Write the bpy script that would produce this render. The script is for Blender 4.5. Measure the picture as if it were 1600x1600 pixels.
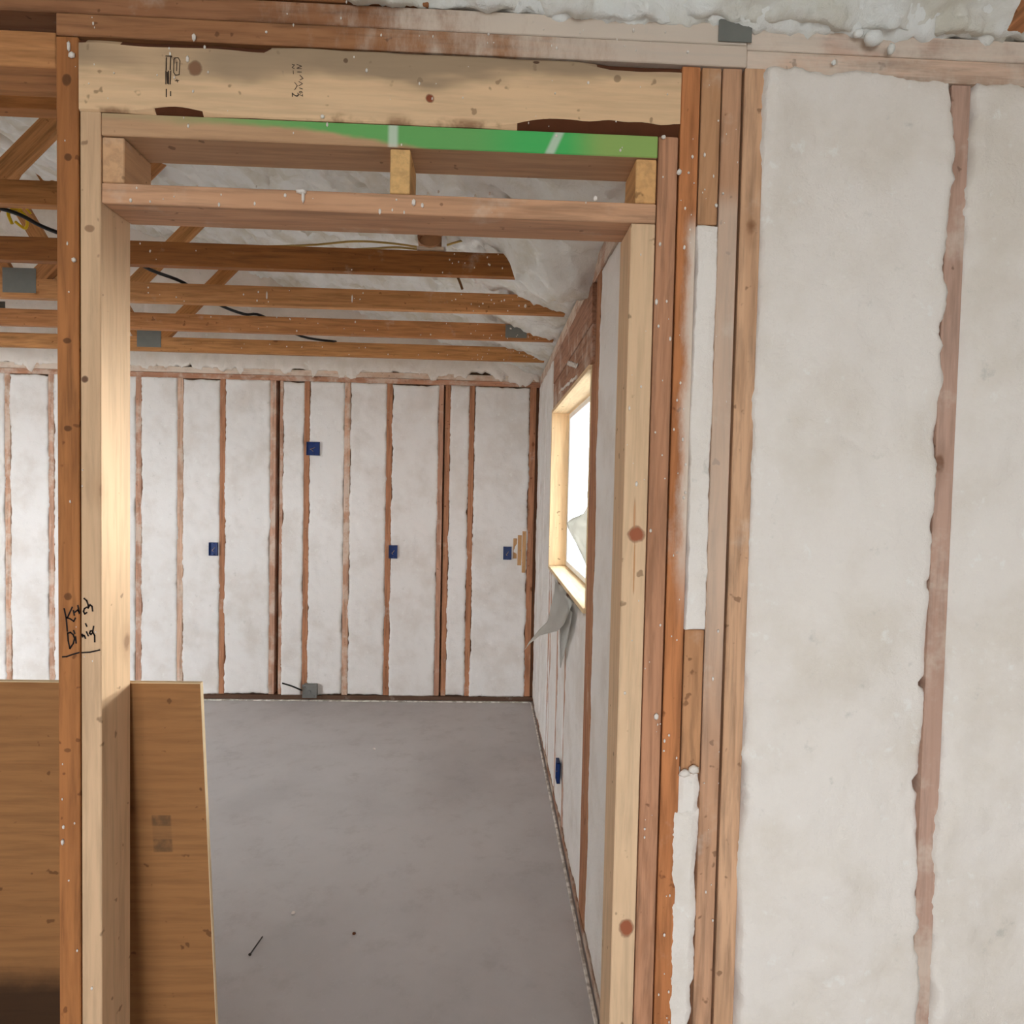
import bpy, bmesh, math, random
from mathutils import Vector, Matrix, noise

for o in list(bpy.data.objects):
    bpy.data.objects.remove(o)
SC = bpy.context.scene
COL = SC.collection
random.seed(7)

# ------------------------------------------------------------------ camera, sky, light, exposure
cam_data = bpy.data.cameras.new('camera')
cam_data.sensor_width = 36.0
cam_data.lens = 22.5
cam_data.clip_start = 0.02
cam = bpy.data.objects.new('camera', cam_data)
COL.objects.link(cam)
yaw, pitch, roll = math.radians(2.189), math.radians(2.012), math.radians(-1.214)
fw = Vector((math.sin(yaw) * math.cos(pitch), math.cos(yaw) * math.cos(pitch), -math.sin(pitch)))
rt = Vector((math.cos(yaw), -math.sin(yaw), 0))
dn = fw.cross(rt)
r2 = rt * math.cos(roll) + dn * math.sin(roll)
d2 = dn * math.cos(roll) - rt * math.sin(roll)
m = Matrix((r2, -d2, -fw)).transposed().to_4x4()
m.translation = Vector((0, -1.15, 1.60))
cam.matrix_world = m
SC.camera = cam

world = bpy.data.worlds.new('sky')
SC.world = world
world.use_nodes = True
bg = world.node_tree.nodes['Background']
bg.inputs[0].default_value = (0.89, 0.945, 1.0, 1)
bg.inputs[1].default_value = 10.5
SC.view_settings.view_transform = 'Standard'
SC.view_settings.look = 'None'
SC.view_settings.gamma = 1
SC.view_settings.use_curve_mapping = False
SC.view_settings.exposure = 0.33
SC.cycles.max_bounces = 10
SC.cycles.diffuse_bounces = 7
SC.cycles.transparent_max_bounces = 8
SC.cycles.sample_clamp_indirect = 6
SC.cycles.use_denoising = True


# low hazy winter sun that comes in by the window and falls on the inner face of the left trimmer
sun_data = bpy.data.lights.new('sun', 'SUN')
sun_data.energy = 7.5
sun_data.angle = math.radians(12)
sun_data.color = (1.0, .95, .86)
sun = bpy.data.objects.new('sun', sun_data)
sun.rotation_euler = Vector((-1.1, -1.84, -.19)).to_track_quat('-Z', 'Y').to_euler()
sun.location = (6, 8, 3)
COL.objects.link(sun)


def portal(name, loc, rot, sx, sy):
    l = bpy.data.lights.new(name, 'AREA')
    l.shape = 'RECTANGLE'
    l.size, l.size_y = sx, sy
    l.cycles.is_portal = True
    o = bpy.data.objects.new(name, l)
    o.location = loc
    o.rotation_euler = rot
    COL.objects.link(o)


H = math.pi / 2
portal('rear_opening_daylight', (-0.4, -4.52, 1.55), (H, 0, 0), 2.5, 1.45)
portal('window_daylight', (0.56, 1.87, 1.61), (H, 0, H), 1.5, 1.0)
portal('side_opening_daylight', (-5.02, .95, 1.45), (H, 0, -H), .34, .4)

# ------------------------------------------------------------------ helpers


def lin(c):
    f = lambda v: v / 12.92 if v <= 0.04045 else ((v + 0.055) / 1.055) ** 2.4
    return tuple(f(v / 255.0) for v in c)


def put(name, me, parent=None, loc=(0, 0, 0)):
    o = bpy.data.objects.new(name, me)
    o.location = loc
    COL.objects.link(o)
    if parent is not None:
        o.parent = parent
    return o


def empty(name, loc=(0, 0, 0)):
    o = bpy.data.objects.new(name, None)
    o.empty_display_size = 0.05
    o.location = loc
    COL.objects.link(o)
    return o


def structure(name):
    o = empty(name)
    o['kind'] = 'structure'
    return o


def tag(o, label, cat, group=None):
    o['label'] = label
    o['category'] = cat
    if group:
        o['group'] = group
    return o


def mesh_of(bm, name, mats, smooth=False):
    me = bpy.data.meshes.new(name)
    bm.to_mesh(me)
    bm.free()
    for mt in (mats if isinstance(mats, (list, tuple)) else [mats]):
        me.materials.append(mt)
    if smooth:
        for p in me.polygons:
            p.use_smooth = True
    return me


# ------------------------------------------------------------------ materials
class NG:
    """small shader graph writer"""

    def __init__(self, name):
        self.m = bpy.data.materials.new(name)
        self.m.use_nodes = True
        self.t = self.m.node_tree
        self.b = self.t.nodes['Principled BSDF']
        self.b.inputs['Specular IOR Level'].default_value = 0.25

    def n(self, kind, **kw):
        nd = self.t.nodes.new(kind)
        for k, v in kw.items():
            setattr(nd, k, v)
        return nd

    def link(self, a, b):
        self.t.links.new(a, b)

    def _in(self, sock, v):
        if hasattr(v, 'is_linked') or isinstance(v, bpy.types.NodeSocket):
            self.link(v, sock)
        else:
            sock.default_value = v

    def math(self, op, a, b=0.0, c=0.0, clamp=False):
        nd = self.n('ShaderNodeMath', operation=op, use_clamp=clamp)
        self._in(nd.inputs[0], a)
        self._in(nd.inputs[1], b)
        self._in(nd.inputs[2], c)
        return nd.outputs[0]

    def ramp(self, v, lo, hi, a=0.0, b=1.0):
        nd = self.n('ShaderNodeMapRange', interpolation_type='SMOOTHSTEP')
        self._in(nd.inputs[0], v)
        nd.inputs[1].default_value = lo
        nd.inputs[2].default_value = hi
        nd.inputs[3].default_value = a
        nd.inputs[4].default_value = b
        return nd.outputs[0]

    def mix(self, f, a, b, blend='MIX'):
        nd = self.n('ShaderNodeMix', data_type='RGBA', blend_type=blend)
        self._in(nd.inputs[0], f)
        for s, v in ((nd.inputs[6], a), (nd.inputs[7], b)):
            if isinstance(v, tuple):
                s.default_value = (*v[:3], 1)
            else:
                self.link(v, s)
        return nd.outputs[2]

    def noise(self, vec, scale, detail=4, rough=0.55, dist=0.0):
        nd = self.n('ShaderNodeTexNoise')
        self.link(vec, nd.inputs['Vector'])
        nd.inputs['Scale'].default_value = scale
        nd.inputs['Detail'].default_value = detail
        nd.inputs['Roughness'].default_value = rough
        nd.inputs['Distortion'].default_value = dist
        return nd.outputs['Fac']

    def mapping(self, vec, scale, loc=(0, 0, 0)):
        nd = self.n('ShaderNodeMapping')
        self.link(vec, nd.inputs[0])
        nd.inputs['Scale'].default_value = scale
        nd.inputs['Location'].default_value = loc
        return nd.outputs[0]

    def objvec(self):
        tc = self.n('ShaderNodeTexCoord')
        oi = self.n('ShaderNodeObjectInfo')
        r = self.math('MULTIPLY', oi.outputs['Random'], 31.0)
        cb = self.n('ShaderNodeCombineXYZ')
        for i in range(3):
            self.link(r, cb.inputs[i])
        ad = self.n('ShaderNodeVectorMath', operation='ADD')
        self.link(tc.outputs['Object'], ad.inputs[0])
        self.link(cb.outputs[0], ad.inputs[1])
        return ad.outputs[0]

    def pos(self):
        g = self.n('ShaderNodeNewGeometry')
        s = self.n('ShaderNodeSeparateXYZ')
        self.link(g.outputs['Position'], s.inputs[0])
        return g.outputs['Position'], s.outputs

    def bump(self, h, strength=0.3, dist=0.002):
        nd = self.n('ShaderNodeBump')
        nd.inputs['Strength'].default_value = strength
        nd.inputs['Distance'].default_value = dist
        self.link(h, nd.inputs['Height'])
        self.link(nd.outputs[0], self.b.inputs['Normal'])

    def done(self, col, rough=0.75):
        self._in(self.b.inputs['Base Color'], col if not isinstance(col, tuple) else (*col[:3], 1))
        self._in(self.b.inputs['Roughness'], rough)
        return self.m


_wood = {}
SPRAY = lin((220, 206, 190))


def wood(srgb, axis='z', spray=0.0, knots=1.0, extra=None, key=None, contrast=1.0):
    """sawn lumber: grain along axis, knots, optional dusting of dried foam overspray"""
    k = (srgb, axis, spray, knots, key, contrast)
    if k in _wood:
        return _wood[k]
    g = NG('lumber')
    base = lin(srgb)
    v = g.objvec()
    along = {'x': (1, 14, 14), 'y': (14, 1, 14), 'z': (14, 14, 1)}[axis]
    along2 = {'x': (.35, 2, 2), 'y': (2, .35, 2), 'z': (2, 2, .35)}[axis]
    vk = {'x': (.6, 1, 1), 'y': (1, .6, 1), 'z': (1, 1, .6)}[axis]
    vs = g.mapping(v, along)
    n1 = g.noise(vs, 5, 6, .62, .3)
    n2 = g.noise(g.mapping(v, along2), 4, 3)
    rings = g.math('SINE', g.math('MULTIPLY', g.noise(g.mapping(v, {'x': (.5, 6, 6), 'y': (6, .5, 6), 'z': (6, 6, .5)}[axis]), 1.6, 2, .4), 75))
    dk = tuple(c * (1 - .40 * contrast) for c in base)
    lt = tuple(min(1, c * (1 + .16 * contrast)) for c in base)
    col = g.mix(g.ramp(n1, .28, .62), dk, lt)
    col = g.mix(g.ramp(n2, .35, .68, 0, .42 * contrast), col, (base[0] * .76, base[1] * .69, base[2] * .62))
    col = g.mix(g.ramp(rings, .2, .95, 0, .22 * contrast), col, (base[0] * .72, base[1] * .63, base[2] * .54))
    if knots:
        vo = g.n('ShaderNodeTexVoronoi')
        g.link(g.mapping(v, vk), vo.inputs['Vector'])
        vo.inputs['Scale'].default_value = 7.5
        sp = g.n('ShaderNodeSeparateColor')
        g.link(vo.outputs['Color'], sp.inputs[0])
        sel = g.ramp(sp.outputs[0], .52, .56)
        kd = g.math('ADD', vo.outputs['Distance'], g.math('MULTIPLY', g.noise(v, 60, 2), .05))
        kn = g.math('MULTIPLY', g.ramp(kd, .07, .125, 1, 0), sel)
        col = g.mix(g.math('MULTIPLY', kn, .85 * knots), col, (base[0] * .30, base[1] * .20, base[2] * .13))
        halo = g.math('MULTIPLY', g.ramp(kd, .1, .28, 1, 0), sel)
        col = g.mix(g.math('MULTIPLY', halo, .3), col, (base[0] * .6, base[1] * .48, base[2] * .38))
    # small dark dings and nail heads
    dn_ = g.noise(v, 38, 2, .5)
    col = g.mix(g.ramp(dn_, .69, .74, 0, .65), col, (base[0] * .3, base[1] * .24, base[2] * .2))
    if extra:
        col = extra(g, col, v)
    if spray:
        so = g.noise(v, 7, 5, .65)
        fine = g.noise(v, 160, 3, .7)
        mask = g.math('ADD', g.ramp(so, .62 - .35 * spray, .80 - .30 * spray, 0, .86), g.math('MULTIPLY', g.math('SUBTRACT', fine, .5), .5 * spray), clamp=True)
        col = g.mix(g.math('MULTIPLY', mask, min(1, .35 + spray * .65)), col, SPRAY)
    g.bump(n1, .35, .0012)
    _wood[k] = g.done(col, .72)
    return _wood[k]


def spots(lst):
    """placed marks: (x, z, rx, rz, colour, strength) on a face that looks along -y (world position)"""
    def f(g, col, v):
        _, s = g.pos()
        wob = g.math('MULTIPLY', g.math('SUBTRACT', g.noise(v, 55, 3), .5), .7)
        for (x, z, rx, rz, c, st) in lst:
            dx = g.math('MULTIPLY', g.math('SUBTRACT', s[0], x), 1 / rx)
            dz = g.math('MULTIPLY', g.math('SUBTRACT', s[2], z), 1 / rz)
            d = g.math('SQRT', g.math('ADD', g.math('MULTIPLY', dx, dx), g.math('MULTIPLY', dz, dz)))
            d = g.math('ADD', d, wob)
            col = g.mix(g.ramp(d, .72, 1.1, st, 0), col, c)
            col = g.mix(g.ramp(g.math('ABSOLUTE', g.math('SUBTRACT', d, .95)), 0, .22, .4 * st, 0), col, tuple(q * .45 for q in c))
        return col
    return f


def haze(x0, x1, z0, z1, zs=.12, amt=.85):
    # dried overspray that thickens from x0 to x1 between two heights
    def f(g, col, v):
        _, s = g.pos()
        n = g.math('MULTIPLY', g.math('SUBTRACT', g.noise(g.mapping(v, (1, 1, .4)), 26, 5, .7), .5), abs(x1 - x0) * 1.6)
        a = g.ramp(g.math('ADD', s[0], n), min(x0, x1), max(x0, x1), 0 if x1 > x0 else 1, 1 if x1 > x0 else 0)
        b = g.math('MULTIPLY', g.ramp(s[2], z0 - zs, z0 + zs), g.ramp(s[2], z1 - .03, z1 + .03, 1, 0))
        return g.mix(g.math('MULTIPLY', g.math('MULTIPLY', a, b), amt), col, SPRAY)
    return f


def header_marks(g, col, v):
    _, s = g.pos()
    # blue-grey stain along the top edge and patches along the board
    n = g.noise(g.mapping(v, (.25, 1, 1)), 9, 4, .6)
    top = g.ramp(g.math('ADD', s[2], g.math('MULTIPLY', g.math('SUBTRACT', n, .5), .17)), 2.300, 2.335)
    col = g.mix(g.math('MULTIPLY', top, g.ramp(g.noise(g.mapping(v, (.6, 1, 1)), 3.2, 3), .36, .6, .15, .78)), col, lin((138, 118, 96)))
    # bark colour creeping up from the bottom edge
    n3 = g.noise(g.mapping(v, (.3, 1, 1)), 11, 5, .7)
    low = g.ramp(g.math('ADD', s[2], g.math('MULTIPLY', n3, .05)), 2.262, 2.278, 1, 0)
    col = g.mix(g.math('MULTIPLY', low, g.ramp(g.noise(v, 14, 4), .48, .62, 0, .75)), col, lin((125, 80, 48)))
    return spots([(-.519, 2.314, .012, .012, lin((128, 88, 62)), .9), (-.115, 2.281, .0075, .0075, lin((140, 72, 45)), 1),
                  (.214, 2.329, .006, .006, lin((110, 84, 62)), .6), (-.262, 2.339, .004, .004, lin((90, 66, 46)), .8),
                  (.07, 2.351, .006, .003, lin((70, 40, 22)), .9)])(g, col, v)


def green_paint(g, col, v):
    pv, s = g.pos()
    geo = g.n('ShaderNodeNewGeometry')
    sn = g.n('ShaderNodeSeparateXYZ')
    g.link(geo.outputs['Normal'], sn.inputs[0])
    front = g.ramp(sn.outputs[1], -.5, -.3, 1, 0)
    n = g.noise(g.mapping(v, (.4, 1, 1)), 14, 4, .6)
    zz = g.math('ADD', s[2], g.math('MULTIPLY', g.math('SUBTRACT', n, .5), .035))
    right = g.ramp(s[0], -.45, .16, .022, -.03)
    mask = g.ramp(g.math('SUBTRACT', zz, g.math('ADD', right, 2.196)), -.004, .008)
    amt = g.ramp(s[0], -.62, -.30, .32, .95)
    gc = g.mix(g.ramp(s[0], -.05, .06), lin((98, 168, 92)), lin((62, 178, 92)))
    gc = g.mix(g.ramp(s[0], .12, .20), gc, lin((140, 172, 92)))
    gc = g.mix(g.ramp(s[0], -.42, -.62, 0, 1), gc, lin((150, 150, 110)))
    col = g.mix(g.math('MULTIPLY', g.math('MULTIPLY', mask, amt), front), col, gc)
    for x0, sl in ((-.178, 0.0), (.104, .45)):
        d = g.math('ABSOLUTE', g.math('SUBTRACT', g.math('SUBTRACT', s[0], x0), g.math('MULTIPLY', g.math('SUBTRACT', s[2], 2.21), sl)))
        st = g.math('MULTIPLY', g.ramp(d, .004, .012, .75, 0), front)
        col = g.mix(st, col, lin((205, 212, 196)))
    return col


def ply_marks(g, col, v):
    _, s = g.pos()
    n = g.noise(v, 30, 4, .6)
    ax = g.ramp(g.math('ABSOLUTE', g.math('ADD', s[0], .637)), .016, .021, 1, 0)
    z1 = g.ramp(g.math('ABSOLUTE', g.math('SUBTRACT', s[2], .926)), .010, .013, 1, 0)
    z2 = g.ramp(g.math('ABSOLUTE', g.math('SUBTRACT', s[2], .872)), .012, .016, 1, 0)
    zm = g.ramp(g.math('ABSOLUTE', g.math('SUBTRACT', s[2], .90)), .035, .038, .35, 0)
    z = g.math('MAXIMUM', g.math('MAXIMUM', z1, z2), zm)
    mask = g.math('MULTIPLY', g.math('MULTIPLY', ax, z), g.ramp(n, .32, .55, .25, .62))
    col = g.mix(mask, col, lin((70, 56, 40)))
    # dark shadow band painted into the colour of the sheet's lower strip
    shade_band = g.math('MULTIPLY', g.ramp(g.math('ADD', s[2], g.math('MULTIPLY', n, .03)), .55, .65, 1, 0), g.math('MULTIPLY', g.ramp(s[0], -.80, -.74, 1, 0), g.ramp(s[0], -1.25, -1.0)))
    return g.mix(g.math('MULTIPLY', shade_band, .9), col, lin((40, 24, 12)))


def foam_material(name, base=(231, 222, 213), patch=(219, 208, 195), bump=.8, cell=60):
    g = NG(name)
    v = g.objvec()
    n1 = g.noise(v, 4.5, 5, .6)
    n2 = g.noise(v, 22, 5, .65)
    n3 = g.noise(v, cell, 6, .7)
    col = g.mix(g.ramp(n1, .42, .72), lin(base), lin(patch))
    col = g.mix(g.ramp(n2, .62, .78, 0, .55), col, lin((186, 182, 172)))
    col = g.mix(g.ramp(n2, .40, .28, 0, .5), col, lin((240, 238, 232)))
    h = g.math('ADD', g.math('MULTIPLY', n2, .8), g.math('MULTIPLY', n3, .5))
    g.bump(h, bump, .006)
    return g.done(col, .9)


def plain(name, srgb, rough=.6, metal=0.0):
    g = NG(name)
    g.b.inputs['Metallic'].default_value = metal
    v = g.objvec()
    c = lin(srgb)
    return g.done(g.mix(g.noise(v, 30, 3), tuple(q * .85 for q in c), tuple(min(1, q * 1.12) for q in c)), rough)


FOAM = foam_material('spray_foam')
FOAM_SHAVED = foam_material('shaved_spray_foam', (230, 225, 220), (218, 210, 202), .45, 90)
FOAM_ROOF = foam_material('roof_spray_foam', (230, 230, 226), (206, 200, 184), .9, 45)
INK = plain('marker_ink', (30, 18, 14), .5)
STAMP = plain('stamp_ink', (62, 48, 38), .8)
BARK = plain('bark', (92, 52, 30), .95)
BLUE = plain('blue_plastic', (22, 48, 104), .35)
STEEL = plain('galvanised_steel', (128, 128, 124), .45, .6)
GUSSET = plain('gusset_steel', (118, 118, 112), .6, .15)
BLACK = plain('black_cable', (24, 20, 18), .45)
NMCABLE = plain('yellow_cable', (184, 156, 92), .5)
WHITE = plain('white_vinyl', (236, 238, 240), .4)
SHEATH = wood((120, 84, 56), 'x', knots=.6, key='sheath')


def box_bm(x0, x1, y0, y1, z0, z1, bev=.0016):
    bm = bmesh.new()
    bmesh.ops.create_cube(bm, size=1)
    bmesh.ops.scale(bm, vec=(x1 - x0, y1 - y0, z1 - z0), verts=bm.verts)
    if bev:
        bmesh.ops.bevel(bm, geom=bm.edges[:], offset=bev, segments=1, affect='EDGES')
    return bm


def board(name, parent, x0, x1, y0, y1, z0, z1, srgb=(200, 160, 115), spray=0.0, axis=None, mat=None, bev=.0016, knots=1.0, label=None, extra=None, key=None, contrast=1.0):
    dx, dy, dz = x1 - x0, y1 - y0, z1 - z0
    if axis is None:
        axis = 'xyz'[[dx, dy, dz].index(max(dx, dy, dz))]
    mt = mat or wood(srgb, axis, spray, knots, extra, key, contrast)
    me = mesh_of(box_bm(x0, x1, y0, y1, z0, z1, bev), name, mt)
    o = put(name, me, parent, ((x0 + x1) / 2, (y0 + y1) / 2, (z0 + z1) / 2))
    if label:
        o['label'] = label
    return o


def beam(name, parent, a, b, up, w, h, srgb, spray=0.0, mat=None, label=None):
    """board from a to b (centre line), h along up, w across; local x runs along it"""
    a, b, up = Vector(a), Vector(b), Vector(up)
    L = (b - a).length
    ux = (b - a).normalized()
    uy = up.cross(ux).normalized()
    uz = ux.cross(uy)
    me = mesh_of(box_bm(-L / 2, L / 2, -w / 2, w / 2, -h / 2, h / 2), name, mat or wood(srgb, 'x', spray))
    o = put(name, me, parent)
    mm = Matrix((ux, uy, uz)).transposed().to_4x4()
    mm.translation = (a + b) / 2
    o.matrix_local = mm
    if label:
        o['label'] = label
    return o


def fr(x, y, z, sc, octv=4):
    return noise.fractal(Vector((x * sc, y * sc, z * sc)), .8, 2.1, octv)


def foam_sheet(name, parent, origin, U, V, N, w, h, res, seed, proud=.004, amp=.004, freq=7, jit=.006, depth=.04, mat=None, warp=None, vjit=None, billow=0.0, notches=()):
    """a sprayed bay: grid w x h with an uneven surface and ragged edges that turn back into the cavity"""
    U, V, N, O = Vector(U), Vector(V), Vector(N), Vector(origin)
    nu, nv = max(4, int(w / res)), max(4, int(h / res))
    verts, faces = [], []
    s0 = seed * 13.7
    vj = jit if vjit is None else vjit
    for j in range(-1, nv + 2):
        for i in range(-1, nu + 2):
            ci, cj = min(max(i, 0), nu), min(max(j, 0), nv)
            u, v = ci / nu * w, cj / nv * h
            fu, fv = ci / nu, cj / nv
            eL = jit * (1.6 * fr(v, s0, 1.3, 5.5) + .9 * fr(v, s0, 7.7, 30, 3))
            eR = jit * (1.6 * fr(v, s0, 5.1, 5.5) + .9 * fr(v, s0, 9.2, 30, 3))
            for (nv0, nd, nh) in notches:
                eR -= nd * math.exp(-((v - nv0) / nh) ** 4)
            eB = vj * (1.4 * fr(u, s0, 2.6, 9) + .6 * fr(u, s0, 4.4, 35, 3))
            eT = vj * (1.4 * fr(u, s0, 8.8, 9) + .6 * fr(u, s0, 6.1, 35, 3))
            uu = u + eL * (1 - fu) ** 6 + eR * fu ** (24 if notches else 6)
            vv = v + eB * (1 - fv) ** 12 + eT * fv ** 12
            d = proud + amp * fr(u + s0, v, s0, freq, 5)
            if billow:
                d += billow * (abs(noise.noise(Vector((u * 11 + s0, v * 7, s0)))) - .25)
            if warp:
                d += warp(u, v)
            edge = min(u, w - u, v, h - v)
            d -= .006 * max(0, 1 - edge / .012) * (1 if amp > .002 else .4)
            if i != ci or j != cj:
                d = -depth
            verts.append(O + U * uu + V * vv + N * d)
    n = nu + 3
    for j in range(nv + 2):
        for i in range(n - 1):
            a = j * n + i
            faces.append((a, a + 1, a + 1 + n, a + n))
    me = bpy.data.meshes.new(name)
    cen = O + U * w / 2 + V * h / 2
    me.from_pydata([v - cen for v in verts], [], faces)
    me.materials.append(mat or FOAM_SHAVED)
    if U.cross(V).dot(N) < 0:
        me.flip_normals()
    for p in me.polygons:
        p.use_smooth = True
    return put(name, me, parent, cen)


def tube(name, parent, pts, r, mat, seg=6, sub=5):
    """smooth round cable through pts"""
    P = [Vector(p) for p in pts]
    path = []
    for i in range(len(P) - 1):
        p0, p1, p2, p3 = P[max(i - 1, 0)], P[i], P[i + 1], P[min(i + 2, len(P) - 1)]
        for k in range(sub):
            t = k / sub
            path.append(.5 * ((2 * p1) + (p2 - p0) * t + (2 * p0 - 5 * p1 + 4 * p2 - p3) * t * t + (3 * p1 - p0 - 3 * p2 + p3) * t ** 3))
    path.append(P[-1])
    c = path[0].copy()
    bm = bmesh.new()
    rings = []
    for i, p in enumerate(path):
        d = (path[min(i + 1, len(path) - 1)] - path[max(i - 1, 0)]).normalized()
        a = d.orthogonal().normalized() if i == 0 else (prev - d * prev.dot(d)).normalized()
        prev = a
        b = d.cross(a)
        rings.append([bm.verts.new(p - c + (a * math.cos(q) + b * math.sin(q)) * r) for q in [2 * math.pi * k / seg for k in range(seg)]])
    for i in range(len(rings) - 1):
        for k in range(seg):
            bm.faces.new((rings[i][k], rings[i][(k + 1) % seg], rings[i + 1][(k + 1) % seg], rings[i + 1][k]))
    bm.faces.new(rings[0][::-1])
    bm.faces.new(rings[-1])
    return put(name, mesh_of(bm, name, mat, True), parent, c)


def ribbons(name, parent, strokes, width, y, mat):
    """flat ink strokes lying on a face that looks along -y; strokes are lists of (x, z)"""
    bm = bmesh.new()
    c = strokes[0][0]
    for st in strokes:
        for (a, b) in zip(st[:-1], st[1:]):
            d = Vector((b[0] - a[0], 0, b[1] - a[1]))
            if d.length < 1e-6:
                continue
            e = d.normalized() * width * .4
            nn = Vector((-d.z, 0, d.x)).normalized() * width / 2
            A, B = Vector((a[0] - c[0], 0, a[1] - c[1])) - e, Vector((b[0] - c[0], 0, b[1] - c[1])) + e
            f = bm.faces.new([bm.verts.new(q) for q in (A + nn, A - nn, B - nn, B + nn)])
            f.normal_update()
            if f.normal.y > 0:
                f.normal_flip()
    return put(name, mesh_of(bm, name, mat), parent, (c[0], y, c[1]))


def blobs(name, parent, lst, mat=None):
    """little beads of cured foam: (x, y, z, rx, ry, rz)"""
    bm = bmesh.new()
    for (x, y, z, rx, ry, rz) in lst:
        r = bmesh.ops.create_icosphere(bm, subdivisions=1, radius=1)
        for vv in r['verts']:
            k = 1 + .25 * noise.noise(vv.co * 1.7 + Vector((x, y, z)) * 91)
            vv.co = Vector((x + vv.co.x * rx * k, y + vv.co.y * ry * k, z + vv.co.z * rz * k))
    o = put(name, mesh_of(bm, name, mat or FOAM, True), parent)
    o['kind'] = 'stuff'
    return o


# ------------------------------------------------------------------ large structure: ground, floor, shell
XR = .372      # inner face of the window wall
YB = 3.62      # inner face of the back wall
g = NG('concrete')
v = g.objvec()
n1, n2, n3 = g.noise(v, 1.3, 5, .6), g.noise(v, 7, 6, .7), g.noise(v, 90, 4, .7)
c = g.mix(g.ramp(n1, .35, .65), lin((178, 172, 170)), lin((190, 184, 182)))
c = g.mix(g.ramp(n2, .50, .74, 0, .5), c, lin((166, 158, 154)))
c = g.mix(g.ramp(n3, .6, .75, 0, .35), c, lin((200, 194, 192)))
g.bump(n3, .2, .002)
CONC = g.done(c, g.ramp(n2, .3, .7, .55, .8))
fl = board('floor', None, -5.0, 2.8, -4.5, YB + .1, -.12, 0, mat=CONC, bev=0)
fl['kind'] = 'structure'

gr = NG('pale_ground')
GROUND = gr.done(gr.mix(gr.noise(gr.objvec(), .8, 4), lin((150, 152, 150)), lin((176, 178, 176))), .9)
go = board('ground_outside', None, -30, 30, -30, 30, -.5, -.3, mat=GROUND, bev=0)
go['kind'] = 'structure'

# roof foam of the far room: sprayed deck that falls towards the window wall


def roof_z(x, y):
    d = XR - x
    d = d if d < 3.7 else 7.4 - d
    z = 2.436 + .335 * (d - .05)
    z -= .060 * math.exp(-((x - .20) / .16) ** 2 - ((y - 1.28) / .20) ** 2)
    z -= .050 * math.exp(-((x - .10) / .20) ** 2 - ((y - .75) / .30) ** 2)
    sx = min(1, max(0, (x - .02) / .08))
    z -= .085 * sx * sx * (3 - 2 * sx) * math.exp(-((y - 1.33) / .14) ** 2)
    z -= .020 * math.exp(-((x - .25) / .16) ** 2)
    p = Vector((x, y, z))
    z -= .090 * (.55 - abs(noise.noise(p * 5.1))) * min(1, .35 + d * .8)
    z -= .055 * (.5 - abs(noise.noise(p * 11.3 + Vector((3, 1, 7))))) * min(1, .4 + d)
    z += .016 * noise.fractal(p * 26, .8, 2, 3)
    return z + .055


def grid_mesh(name, parent, xs, ys, f, mat, flip=True):
    verts = [(x, y, f(x, y)) for y in ys for x in xs]
    n = len(xs)
    faces = [(j * n + i, j * n + i + 1, (j + 1) * n + i + 1, (j + 1) * n + i) for j in range(len(ys) - 1) for i in range(n - 1)]
    me = bpy.data.meshes.new(name)
    me.from_pydata(verts, [], faces)
    if flip:
        me.flip_normals()
    me.materials.append(mat)
    for p in me.polygons:
        p.use_smooth = True
    return put(name, me, parent)


def rng(a, b, s):
    n = max(1, int(round((b - a) / s)))
    return [a + (b - a) * i / n for i in range(n + 1)]


xs = rng(-5.05, -2.6, .05) + rng(-2.58, .47, .018)
ce = grid_mesh('ceiling', None, xs, rng(.05, YB + .1, .018), roof_z, FOAM_ROOF)
ce['kind'] = 'structure'

# roof foam of the near room, rising from the wall plate back over the viewer


def near_roof_z(x, y):
    p = Vector((x, y, 0))
    lift = .052 if x < -.25 else .052 - .05 * min(1, (x + .25) / .35)
    q = max(0, -y)
    z = 2.432 + lift + 1.5 * min(q, .09) + .30 * max(0, q - .09)
    a = min(1, max(0, (x + .25) / .3))
    z -= a * .022 * (.55 - abs(noise.noise(p * 9 + Vector((1, 5, 2)))))
    z -= a * .014 * (.5 - abs(noise.noise(p * 27)))
    z += a * .010 * noise.fractal(p * 40, .8, 2, 3)
    return z + a * .006


cn = grid_mesh('ceiling_near', None, rng(-3.6, -.4, .1) + rng(-.38, 1.5, .008) + rng(1.55, 2.8, .1),
               rng(-4.5, -.5, .2) + rng(-.48, .06, .009), near_roof_z, FOAM_ROOF)
cn['kind'] = 'structure'

# outer skins (sheathing) of the walls
WF = structure('wall_front')     # partition with the doorway
WO = structure('wall_outer')     # foamed outside wall to the right of the corner
WB = structure('wall_back')
WR = structure('wall_right')     # window wall of the far room
board('sheathing', WB, -5.0, XR + .12, YB + .095, YB + .107, 0, 4.2, mat=SHEATH, bev=0)
board('sheathing', WO, .48, 2.8, .125, .137, 0, 2.44, mat=SHEATH, bev=0)
# window hole y 1.20..2.56, z 1.165..2.062
WY0, WY1, WZ0, WZ1 = 1.20, 2.565, 1.165, 2.062
for (a, b, c0, d0) in ((.09, WY0 - .04, 0, 2.44), (WY1 + .02, YB + .1, 0, 2.44), (WY0 - .04, WY1 + .02, 0, WZ0 - .02), (WY0 - .04, WY1 + .02, WZ1 + .02, 2.44)):
    board('sheathing', WR, XR + .095, XR + .107, a, b, c0, d0, mat=SHEATH, bev=0)
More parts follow.
